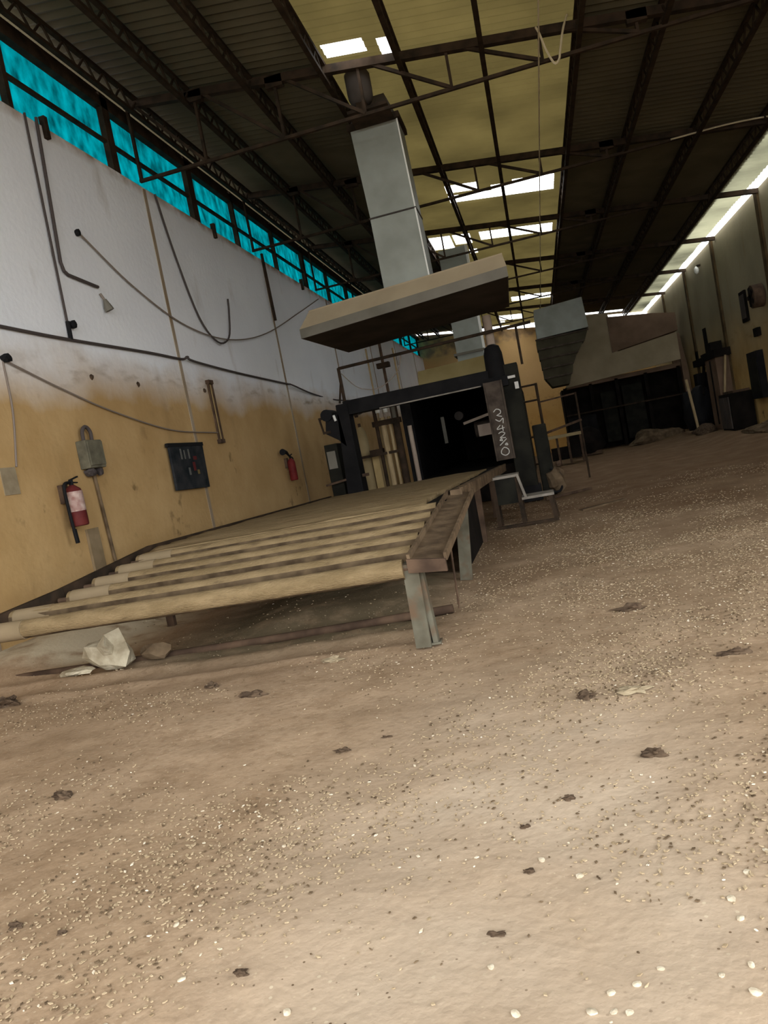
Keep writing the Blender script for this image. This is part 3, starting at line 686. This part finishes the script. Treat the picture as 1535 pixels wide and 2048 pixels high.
MB().box((LX, 5.86, 1.43), (LX + .01, 6.06, 1.68)).build('sheet', PAPER, e)
tag(MB().box((LX + .002, 6.9, .2), (LX + .03, 7.1, .98)).build('cover_plate', mat('brownish_cover_plate', (.2, .145, .08), (.27, .2, .12), 5)), 'narrow brown plate on the wall right of the large extinguisher', 'plate')
e = wallthing('tube_light', 'slim vertical tube light fitting, unlit, right of the black board', 'light', 10.85, 1.85)
b = MB(); b.bar((LX + .03, 10.62, 1.84), (LX + .03, 10.62, 2.76), .03, .03); b.bar((LX + .03, 10.74, 1.84), (LX + .03, 10.74, 2.76), .03, .03); b.build('housing_edge', RAILD, e)
MB().box((LX, 10.63, 1.84), (LX + .025, 10.73, 2.76)).build('back_strip', CARD, e)
for z in (1.84, 2.74): MB().box((LX, 10.6, z - .02), (LX + .06, 10.76, z + .04)).build('end_cap', RAILD, e)
e = wallthing('wall_lamp', 'small grey lamp holder on the white wall under the bent conduit', 'lamp', 8.2, 3.5)
MB().tube([(LX + .02, 8.15, 3.64), (LX + .05, 8.17, 3.56)], .015, 6).build('stem', WIRE, e); MB().tube([(LX + .05, 8.17, 3.57), (LX + .06, 8.19, 3.48), (LX + .07, 8.2, 3.44)], [.02, .05, .055], 10).build('holder', HOODG, e)

def wire(name, label, cat, pts, r, m, n=30): return tag(MB().tube(curve_pts(pts, n), r, 6).build(name, m, smooth=True), label, cat)
wx = LX + .03
wire('wall_cable', 'thick dark cable running along the whole white wall', 'cable', [(wx, 4.0, 3.02), (wx, 6.3, 3.0), (wx, 7.33, 3.0), (wx, 9.0, 3.03), (wx, 9.9, 3.03), (wx + .03, 10.05, 3.07), (wx + .03, 10.25, 3.02), (wx, 12, 2.98), (wx, 14.3, 2.95), (wx + .04, 14.55, 2.93), (wx, 16, 2.83), (wx, 18, 2.77), (wx + .8, 18.6, 2.6)], .017, CABLE, 60)
e = wallthing('conduit_pipe', 'straight vertical conduit on the white wall ending in a dark knob', 'conduit', 7.37, 3.0)
MB().tube([(wx, 7.40, 5.42), (wx, 7.35, 3.15)], .013, 6).build('pipe', CABLE, e); b = MB(); b.tube([(wx, 7.35, 3.0), (wx, 7.36, 3.2)], .024, 8); b.lump((wx + .02, 7.42, 3.17), .045, amp=.3); b.build('knob', RUBBER, e)
tag(MB().tube([(wx, 7.6, 5.45), (wx, 7.47, 3.86), (wx, 7.5, 3.77), (wx, 7.56, 3.74), (wx, 8.12, 3.71)], .018, 8).build('conduit_pipe', CABLE, smooth=True), 'bent conduit turning level halfway down the white wall', 'conduit')
wire('hanging_cable', 'black cable hanging in a deep loop down the white wall', 'cable', [(wx, 10.15, 5.4), (wx, 10.4, 4.6), (wx, 10.8, 3.75), (wx + .03, 11.25, 3.42), (wx + .03, 11.75, 3.55), (wx, 12.05, 4.0), (wx, 12.12, 4.25)], .015, CABLE)
e = wire('sagging_wire', 'thin grey wire sagging from the wall hook up to the hood end', 'wire', [(wx, 7.97, 4.29), (wx, 9.0, 3.86), (wx, 10.3, 3.55), (wx + .03, 11.8, 3.52), (wx + .05, 13.6, 3.85), (wx + .05, 16, 4.6), (wx, 18.1, 5.27)], .011, WIRE, 48)
tag(MB().lump((LX + .02, 7.95, 4.3), .04, amp=.3).build('wall_hook', RUBBER), 'dark wall hook holding the end of the thin sagging wire', 'hook')
wire('sagging_wire', 'thin brown wire sagging across the tan wall to the tube light', 'wire', [(wx, 6.27, 2.66), (wx, 7.0, 2.45), (wx, 7.9, 2.23), (wx, 9.2, 2.02), (wx, 10.62, 1.98)], .009, WIRE, 36)
wire('drop_wire', 'thin wire dropping straight down to the paper notice', 'wire', [(LX + .01, 6.22, 2.68), (LX + .01, 6.2, 2.2), (LX + .01, 6.08, 1.68)], .01, WIRE, 12)
tag(MB().lump((LX + .03, 6.25, 2.7), .05, (1, 1.2, .8), .4).build('junction_box', RUBBER), 'small dark junction box where the drop wire starts', 'junction box')
for i, (y, z) in enumerate(((7.62, 2.62), (8.6, 2.6), (10.5, 2.62))):
    tag(MB().lump((LX + .01, y, z), .035, (.6, 1, 1), .6, 1, i).build('wall_plug', CLOD), ('dark plug stub in the wall just above the switch box', 'dark plug stub in the wall above the black board', 'dark plug stub in the wall left of the tube light')[i], 'plug')
tag(MB().tube([(LX + .06, 14.3, 5.5), (LX + .06, 14.34, 4.2)], .03, 8).build('drain_pipe', STEEL), 'short dark drain pipe at the top of the far pilaster', 'pipe')

# ------------------------------------------------------------------ cables in the roof space
wire('overhead_cable', 'long pale cable strung along the hall under the trusses', 'cable', [(.73, 4, 5.45), (.74, 14, 5.43), (.76, 26, 5.44), (.76, 34.8, 5.45)], .009, PALEW, 12)
wire('hanging_loop', 'pale cable loop hanging down from the nearest roof truss', 'cable', [(1.2, 9.8, 6.0), (1.08, 9.75, 5.75), (1.0, 9.72, 5.5), (.97, 9.72, 5.4), (.91, 9.72, 5.37), (.84, 9.72, 5.55), (.8, 9.74, 5.75), (.77, 9.76, 5.85)], .014, PALEW, 40)
wire('chord_highlight', 'pale strip added as light along the truss bottom chord towards the right eave', 'wire', [(2.9, 13.75, 5.42), (4.0, 13.75, 5.41), (5.34, 13.75, 5.27)], .014, PALEW, 12)  # pale line painting the light caught by the truss bottom chord

# ------------------------------------------------------------------ far end machinery
X = thing('far_hood', 'grey square hood with a dark louvred elbow hanging below it', 'hood', (1.15, 24.6, 2.3))
MB().quadbox([(.38, 24, 3.86), (1.93, 24, 3.9), (1.93, 25.6, 3.9), (.38, 25.6, 3.86), (.42, 24, 4.74), (1.88, 24, 4.82), (1.88, 25.6, 4.82), (.42, 25.6, 4.74)]).build('hood_box', GALV, X)
prof = [(.34, 1.9, 3.86), (.36, 1.74, 3.56), (.38, 1.5, 3.26), (.4, 1.32, 2.96), (.42, 1.22, 2.66), (.62, 1.08, 2.34)]
for i, (a, c) in enumerate(zip(prof, prof[1:])):
    d = .04 * (i % 2)
    MB().quadbox([(c[0] - .02, 24.1, c[2]), (c[1] + .04, 24.1, c[2]), (c[1] + .04, 25.2, c[2]), (c[0] - .02, 25.2, c[2]), (a[0], 24.02, a[2] - .02), (a[1], 24.02, a[2] - .02), (a[1], 25.3, a[2] - .02), (a[0], 25.3, a[2] - .02)]).build('elbow_segment', ELBOW, X)
    MB().box((a[0] - .02, 23.98, a[2] - .05), (a[1] + .02, 24.06, a[2] - .01)).build('louvre_lip', CHAN, X)

X = thing('far_dryer', 'large brown dryer machine with beige sheet casing at the hall end', 'machine', (3.2, 29.5, 0))
arc = [(1.15, 28, 2.4), (5.1, 28, 2.6), (5.1, 28, 3.55), (3.1, 28, 3.3), (2.95, 28, 4.7), (1.95, 28, 4.75), (1.55, 28, 4.2), (1.3, 28, 3.4)]
MB().poly(arc, (0, .12, 0)).build('casing', FARB, X)
MB().poly([(2.9, 27.95, 3.3), (5.15, 27.95, 3.6), (5.15, 27.95, 4.2), (4.4, 27.95, 4.35), (2.9, 27.95, 4.55)], (0, .8, 0)).build('upper_duct', FARD, X)
MB().box((1.2, 28.2, 2.35), (5.15, 31.2, 2.5)).build('deck', FARD, X)
MB().box((1.0, 29.2, 0), (5.1, 31, 2.4)).build('under_body', BLACK, X)
for x in (1.1, 2.0, 2.9, 3.9, 5.0): MB().box((x - .06, 28.2, 0), (x + .06, 28.4, 2.4)).build('post', BLACK, X)
MB().box((1.0, 28.1, 1.38), (5.1, 28.2, 1.43)).build('rail', STEEL, X)
MB().box((1.05, 27.9, .1), (2.0, 28.6, 1.3)).build('motor_box', NAVY, X); MB().box((2.3, 28.4, .2), (2.8, 28.5, 2.0)).build('grey_door', GREEN, X); MB().box((3.05, 28.4, .2), (3.75, 28.5, 2.1)).build('grey_door', GREEN, X)
MB().poly([(5.1, 28, 0), (5.3, 28, 0), (5.3, 28, 2.2), (5.18, 28, 3.5), (5.1, 28, 3.5)], (0, 1.5, 0)).build('side_panel', FARD, X)

X = thing('low_bench', 'low pale bench with dark legs behind the guard rail', 'bench', (.7, 22, 0))
MB().box((.1, 21.8, .78), (1.1, 22.6, .86)).build('bench_top', PALEB, X)
for x in (.15, .4, .7, 1.05): MB().box((x - .03, 21.85, 0), (x + .03, 21.95, .8)).build('leg', RAILD, X)
MB().box((.2, 21.9, .15), (1.0, 22.4, .5)).build('shelf_load', BLACK, X)
X = thing('covered_motor', 'dark dome-shaped motor on the floor in front of the far dryer', 'motor', (1.5, 25.5, 0))
MB().lump((1.35, 25.4, .42), .55, (1.1, .8, .9), .25, 3, 2, flat=-.42).build('body', BLACK, X, smooth=True); MB().box((.95, 25.1, 0), (1.8, 25.7, .12)).build('base', RAILD, X)

def heap(cx, cy, w, d, h, n, m, seed, label, name='scrap_heap'):
    random.seed(seed); b = MB()
    b.lump((cx, cy, fh(cx, cy) + h * .2), 1, (w, d, h), .35, 3, seed, flat=-h * .3)
    for k in range(n):
        a = random.random() * 6.28; r = random.random()
        b.lump((cx + math.cos(a) * w * r * .9, cy + math.sin(a) * d * r * .9, fh(cx, cy) + h * (1.0 - r * .8)), random.uniform(.06, .14), (1.4, 1, .7), .6, 1, k)
    return tag(b.build(name, m), label, 'heap')
heap(3.7, 26.6, .8, .5, .38, 14, BARK, 11, 'low heap of brown scrap on the floor before the far dryer')
heap(4.5, 22.7, .3, .4, .22, 8, CLOD, 13, 'dark scrap heap on the floor in front of the brown locker')
heap(4.9, 18.2, .4, 1.2, .14, 6, BARK, 15, 'long low ridge of swept dirt along the right wall', 'dirt_ridge')

tag(MB().bar((4.5, 23.7, .1), (4.42, 24.0, 1.75), .07, .07).build('leaning_pole', PLANK), 'pale wooden pole leaning by the right wall machinery', 'pole')

# right wall items
rx = RX - .01
def panel(name, label, cat, y0, y1, z0, z1, d, m, inner=None):
    t = thing(name, label, cat, (RX - d / 2, (y0 + y1) / 2, z0))
    MB().box((RX - d, y0, z0), (RX, y1, z1)).build('body', m, t, bevel=.01)
    if inner: MB().box((RX - d - .012, y0 + .05, z0 + (z1 - z0) * .12), (RX - d, y1 - .05, z0 + (z1 - z0) * .88)).build('cover', inner, t)
    return t
panel('wall_vent', 'dark narrow vent high on the right wall', 'vent', 20.02, 20.5, 2.75, 3.5, .06, BLACK, SOOT)
panel('wall_switchboard', 'tall dark switchboard on the right wall above the dirt ridge', 'switchboard', 19.4, 20.25, .85, 1.98, .16, NAVY, GREEN)
panel('wall_box', 'small dark box on the right wall above the tall switchboard', 'box', 19.3, 19.6, 2.3, 2.5, .1, BLACK)
panel('wall_vent', 'slit vent on the right wall beside the brown locker top', 'vent', 24.75, 25.05, 2.55, 3.2, .05, BLACK)
panel('wall_vent', 'lower slit vent on the right wall nearest the leaning pole', 'vent', 26.35, 26.6, 2.15, 2.65, .05, BLACK)
t = thing('wall_fan', 'grey wall fan with dark blades high on the right wall', 'fan', (RX - .15, 18.75, 2.9))
MB().tube([(RX - .25, 18.75, 3.15), (RX - .02, 18.75, 3.15)], .26, 20).build('housing', RAILD, t, smooth=True)
b = MB()
for k in range(5):
    a = 2 * PI * k / 5; b.bar((RX - .27, 18.75, 3.15), (RX - .27, 18.75 + .22 * math.cos(a), 3.15 + .22 * math.sin(a)), .02, .09)
b.build('blades', BLACK, t)
t = thing('tool_cabinet', 'dark squat cabinet standing on the floor against the right wall', 'cabinet', (RX - .35, 21.1, .15))
MB().box((RX - .6, 20.6, .14), (RX - .05, 21.8, 1.1)).build('body', BLACK, t, bevel=.02); MB().box((RX - .63, 20.7, .2), (RX - .6, 21.15, 1.02)).build('door', SOOT, t); MB().box((RX - .63, 21.2, .2), (RX - .6, 21.7, 1.02)).build('door', SOOT, t); MB().box((RX - .5, 20.65, 1.1), (RX - .1, 21.7, 1.16)).build('top_tray', RAILD, t)
t = thing('steel_locker', 'brown upright locker with a dark header against the right wall', 'locker', (RX - .3, 23, .15))
MB().box((RX - .4, 22.4, .14), (RX - .05, 23.7, 2.15)).build('body', FARD, t, bevel=.01); MB().box((RX - .45, 22.2, 2.15), (RX - .02, 23.9, 2.36)).build('header', BLACK, t); MB().box((RX - .4, 22.7, 2.36), (RX - .1, 23.4, 2.6)).build('top_box', BLACK, t); MB().box((RX - .43, 23.0, .3), (RX - .4, 23.05, 2.1)).build('door_gap', BLACK, t)
tag(MB().bar((RX - .55, 21.95, .15), (RX - .2, 22.1, 2.15), .05, .05).build('leaning_pole', PLANK), 'thin pale stick leaning on the right wall beside the brown locker', 'pole')
t = thing('sheeted_machine', 'dark sheeted machine with a crooked arm standing by the right wall', 'machine', (4.8, 24.2, .15))
MB().lump((4.72, 24.5, .8), .6, (.7, .95, 1.25), .35, 3, 6, flat=-.6).build('cover_sheet', RUBBER, t, smooth=True); MB().bar((4.85, 24.1, 1.2), (5.15, 24.9, 2.05), .07, .09).build('arm', BLACK, t); MB().box((4.98, 25.3, .1), (5.3, 25.75, 1.9)).build('upright', NAVY, t); MB().box((4.95, 24.1, 2.1), (5.32, 25.4, 2.3)).build('top_plate', BLACK, t)
t = thing('wall_lamp', 'small white lamp bulb high on the right wall', 'lamp', (RX - .1, 24.2, 4.75))
MB().lump((RX - .12, 24.2, 4.85), .09, (.8, .8, 1.3), .05).build('bulb', LAMP, t, smooth=True); MB().box((RX - .1, 24.15, 4.95), (RX, 24.25, 5.0)).build('arm', STEEL, t)

# ------------------------------------------------------------------ loose chips, clods and litter on the floor
def chip_mesh(seed, r, th, m, name):
    random.seed(seed); bm = bmesh.new(); n = 9
    ax = random.uniform(.6, 1)
    top, bot = [], []
    for k in range(n):
        a = 2 * PI * k / n; q = r * random.uniform(.82, 1.08)
        p = (q * math.cos(a), q * ax * math.sin(a))
        bot.append(bm.verts.new((p[0] * .92, p[1] * .92, 0))); top.append(bm.verts.new((p[0], p[1], th * .6)))
    c = bm.verts.new((0, 0, th))
    bm.faces.new(bot[::-1])
    for k in range(n):
        bm.faces.new((bot[k], bot[(k + 1) % n], top[(k + 1) % n], top[k])); bm.faces.new((top[k], top[(k + 1) % n], c))
    me = bpy.data.meshes.new(name); bm.to_mesh(me); bm.free(); me.materials.append(m); return me
CM = [chip_mesh(40 + i, random.choice((.010, .0115, .013)), .005, CHIP, 'wood_chip') for i in range(6)]
CT = [chip_mesh(60 + i, random.choice((.010, .0115, .013)), .005, CHIPT, 'wood_flake') for i in range(6)]
random.seed(21)
SPOTS = [(-.301, 1.523), (-.056, 1.435), (-.004, 1.455), (-.096, 1.385), (-.054, 1.386), (-.026, 1.382), (.159, 1.467), (.049, 1.499), (.208, 1.419), (.22, 1.492), (-.243, 1.381), (-1.038, 1.514), (-1.16, 1.721), (-.989, 2.103), (-.192, 1.934), (-.097, 1.854), (.236, 1.643), (.291, 1.812), (.233, 1.709), (.357, 1.907), (-1.161, 1.381), (-.734, 1.408)]
def density(x, y):
    d = .25 * smooth(-.2, .25, noise.noise(Vector((x * 1.1, y * 1.1, 7))))
    d += 1.0 * math.exp(-(((x - 1.2) / 1.5) ** 2 + ((y - 6.2) / 2.4) ** 2)) * smooth(-.35, .2, noise.noise(Vector((x * 1.6, y * 1.6, 3))))
    d += .9 * math.exp(-(((x - .15) / .35) ** 2 + ((y - 3.35) / .3) ** 2))
    d += .38 * math.exp(-(((x + 1.1) / .6) ** 2 + ((y - 2.1) / .35) ** 2)) + .5 * math.exp(-(((x - .55) / .35) ** 2 + ((y - 2.1) / .4) ** 2))
    d += .4 * math.exp(-(((x + .62) / .2) ** 2 + ((y - 5.4) / .4) ** 2))
    if x < -.85 and y > 4.3: d *= .12
    return d
cands = []
while len(cands) < 278:
    y = random.uniform(1.3, 4.2); x = random.uniform(-.75 * y - .5, .33 * y + .25)
    if random.random() < density(x, y): cands.append((x, y))
for i, (x, y) in enumerate(SPOTS + cands):
    big = i < len(SPOTS)
    pale = big or random.random() < .08
    o = bpy.data.objects.new('wood_chip' if pale else 'wood_flake', (CM if pale else CT)[random.randrange(6)]); COL.objects.link(o)
    o.location = (x, y, fh(x, y) - .0005); s = random.uniform(.8, 1.15) if big else random.uniform(.3, .7)
    o.scale = (s, s, s); o.rotation_euler = (random.uniform(-.15, .15), random.uniform(-.15, .15), random.uniform(0, 6.28))
    if pale: tag(o, 'small pale wood chip lying loose on the dirt floor', 'wood chip', 'loose wood chips on the floor')
    else: tag(o, 'small tan wood flake lying loose on the dirt floor', 'wood flake', 'loose tan wood flakes on the floor')
# everything smaller and further away: nobody could count it
b = MB(); cnt = 0
while cnt < 22000:
    y = 1.4 + 12.0 * random.random() ** 1.15; x = random.uniform(-.8 * y - .6, .36 * y + .4)
    if x < LX + .1 or x > RX - .2 or random.random() > density(x, y) * 1.1: continue
    cnt += 1
    r = random.uniform(.0025, .0065) * (1 + .07 * y); a = random.random() * 6.28; ca, sa = math.cos(a) * r, math.sin(a) * r; k = random.uniform(.3, .8)
    z = fh(x, y) + .001; tl = random.uniform(-.4, .6) * r
    P = [(x - ca, y - sa, z), (x + sa * k, y - ca * k, z + .001), (x + ca, y + sa, z + abs(tl)), (x - sa * k, y + ca * k, z + .001)]
    Q = [(p[0], p[1], p[2] + .003) for p in P]
    v = [b.bm.verts.new(p) for p in P + Q]; mi = 0 if random.random() < .035 else (1 if random.random() < .78 else 2)
    for f in ((4, 5, 6, 7), (0, 1, 5, 4), (1, 2, 6, 5), (2, 3, 7, 6), (3, 0, 4, 7)):
        ff = b.bm.faces.new([v[i] for i in f]); ff.material_index = mi
tag(b.build('wood_litter', [CHIP, CHIPT, BARK], origin=(0, 5, 0)), 'fine pale shavings and crumbs scattered over the dirt floor', 'litter', kind='stuff')

CL = [(.177, 2.503, .03, 'dark ragged clod, the largest on the pale bare ground right of centre'), (-2.135, 2.599, .03, 'dark crumbly clod lying furthest to the left'), (-.991, 2.823, .018, 'thin dark splinter at the left edge of the pale bare ground'),
      (-.242, 2.113, .011, 'small round dark clod on the pale bare ground'), (-.108, 2.252, .015, 'small dark clod between the ragged clod and the round one'), (-1.686, 1.752, .02, 'ragged dark clod at the lower left edge of the chips'),
      (-2.088, 3.945, .03, 'dark pointed clod just in front of the furrows'), (-1.724, 3.668, .032, 'long dark splinter in front of the furrows'), (-.826, 2.913, .009, 'tiny dark crumb beyond the thin splinter'), (-.013, 3.074, .03, 'dark clod at the near edge of the thick chip litter'),
      (.331, 4.497, .04, 'dark stick-like clod in the middle of the thick chip litter'), (.641, 3.42, .03, 'long flat dark clod at the right edge of the chip litter'), (-1.503, 1.709, .012, 'small dark knot beside the ragged clod at the lower left'), (-.224, 1.881, .012, 'dark flake next to a pale chip on the bare ground'),
      (-3.7, 4.17, .07, 'dark earth lump at the far left edge of the furrows'), (-.295, 1.633, .011, 'short dark sliver on the nearest bare ground'), (-.888, 1.523, .014, 'dark crumb pair near the pale chip at the bottom left')]
for i, (x, y, r, lab) in enumerate(CL):
    b = MB(); st = 1.8 if 'splinter' in lab or 'stick' in lab or 'sliver' in lab or 'long' in lab else 1.1
    b.lump((x, y, fh(x, y) + r * .25), r, (st, .6, .55), 1.3, 3, i + 3, flat=-r * .3)
    tag(b.build('dirt_clod', CLOD), lab, 'clod')
CR = [(-1.418, 4.187, 'crumpled pale paper scrap in front of the furrows'), (.18, 3.08, 'crumpled pale paper scrap at the near edge of the chip litter')]
for i, (x, y, lab) in enumerate(CR):
    b = MB(); b.lump((x, y, fh(x, y) + .01), .035, (1.5, .7, .45), 1.3, 3, 30 + i, flat=-.015); tag(b.build('paper_scrap', PAPER), lab, 'paper')

# ------------------------------------------------------------------ daylight
w = bpy.data.worlds.new('sky'); SC.world = w; w.use_nodes = True
bg = w.node_tree.nodes['Background']; bg.inputs[0].default_value = (.95, .975, 1.0, 1); bg.inputs[1].default_value = 1.0
def portal(loc, rot, sx, sy):
    l = bpy.data.lights.new('sky_portal', 'AREA'); l.shape = 'RECTANGLE'; l.size = sx; l.size_y = sy; l.cycles.is_portal = True
    o = bpy.data.objects.new('sky_portal', l); COL.objects.link(o); o.location = loc; o.rotation_euler = rot
portal(((GX0 + GX1) / 2, Y0 - .25, GZ / 2), (PI / 2, 0, 0), GX1 - GX0, GZ)
portal((RX + .25, (SY0 + SY1) / 2, 2.3), (PI / 2, 0, PI / 2), SY1 - SY0, 4.6)

# ------------------------------------------------------------------ camera
yaw, pitch, roll = math.radians(12.670), math.radians(3.8746), math.radians(10.932)
cy, sy, cp, sp_ = math.cos(yaw), math.sin(yaw), math.cos(pitch), math.sin(pitch)
f0 = Vector((-sy * cp, cy * cp, -sp_)); r0 = Vector((cy, sy, 0)); u0 = r0.cross(f0)
c, s = math.cos(roll), math.sin(roll)
Rv = c * r0 - s * u0; Uv = s * r0 + c * u0
cam = bpy.data.cameras.new('camera'); co = bpy.data.objects.new('camera', cam); COL.objects.link(co)
M = Matrix(((Rv.x, Uv.x, -f0.x, 0), (Rv.y, Uv.y, -f0.y, 0), (Rv.z, Uv.z, -f0.z, 1.1), (0, 0, 0, 1)))
co.matrix_world = M
cam.sensor_fit = 'VERTICAL'; cam.sensor_height = 36; cam.lens = 36 * 1500 / 2048; cam.clip_start = .05; cam.clip_end = 300
SC.camera = co
SC.view_settings.view_transform = 'Standard'; SC.view_settings.look = 'None'; SC.view_settings.gamma = 1
SC.view_settings.exposure = 2.75
SC.cycles.max_bounces = 10; SC.cycles.diffuse_bounces = 6
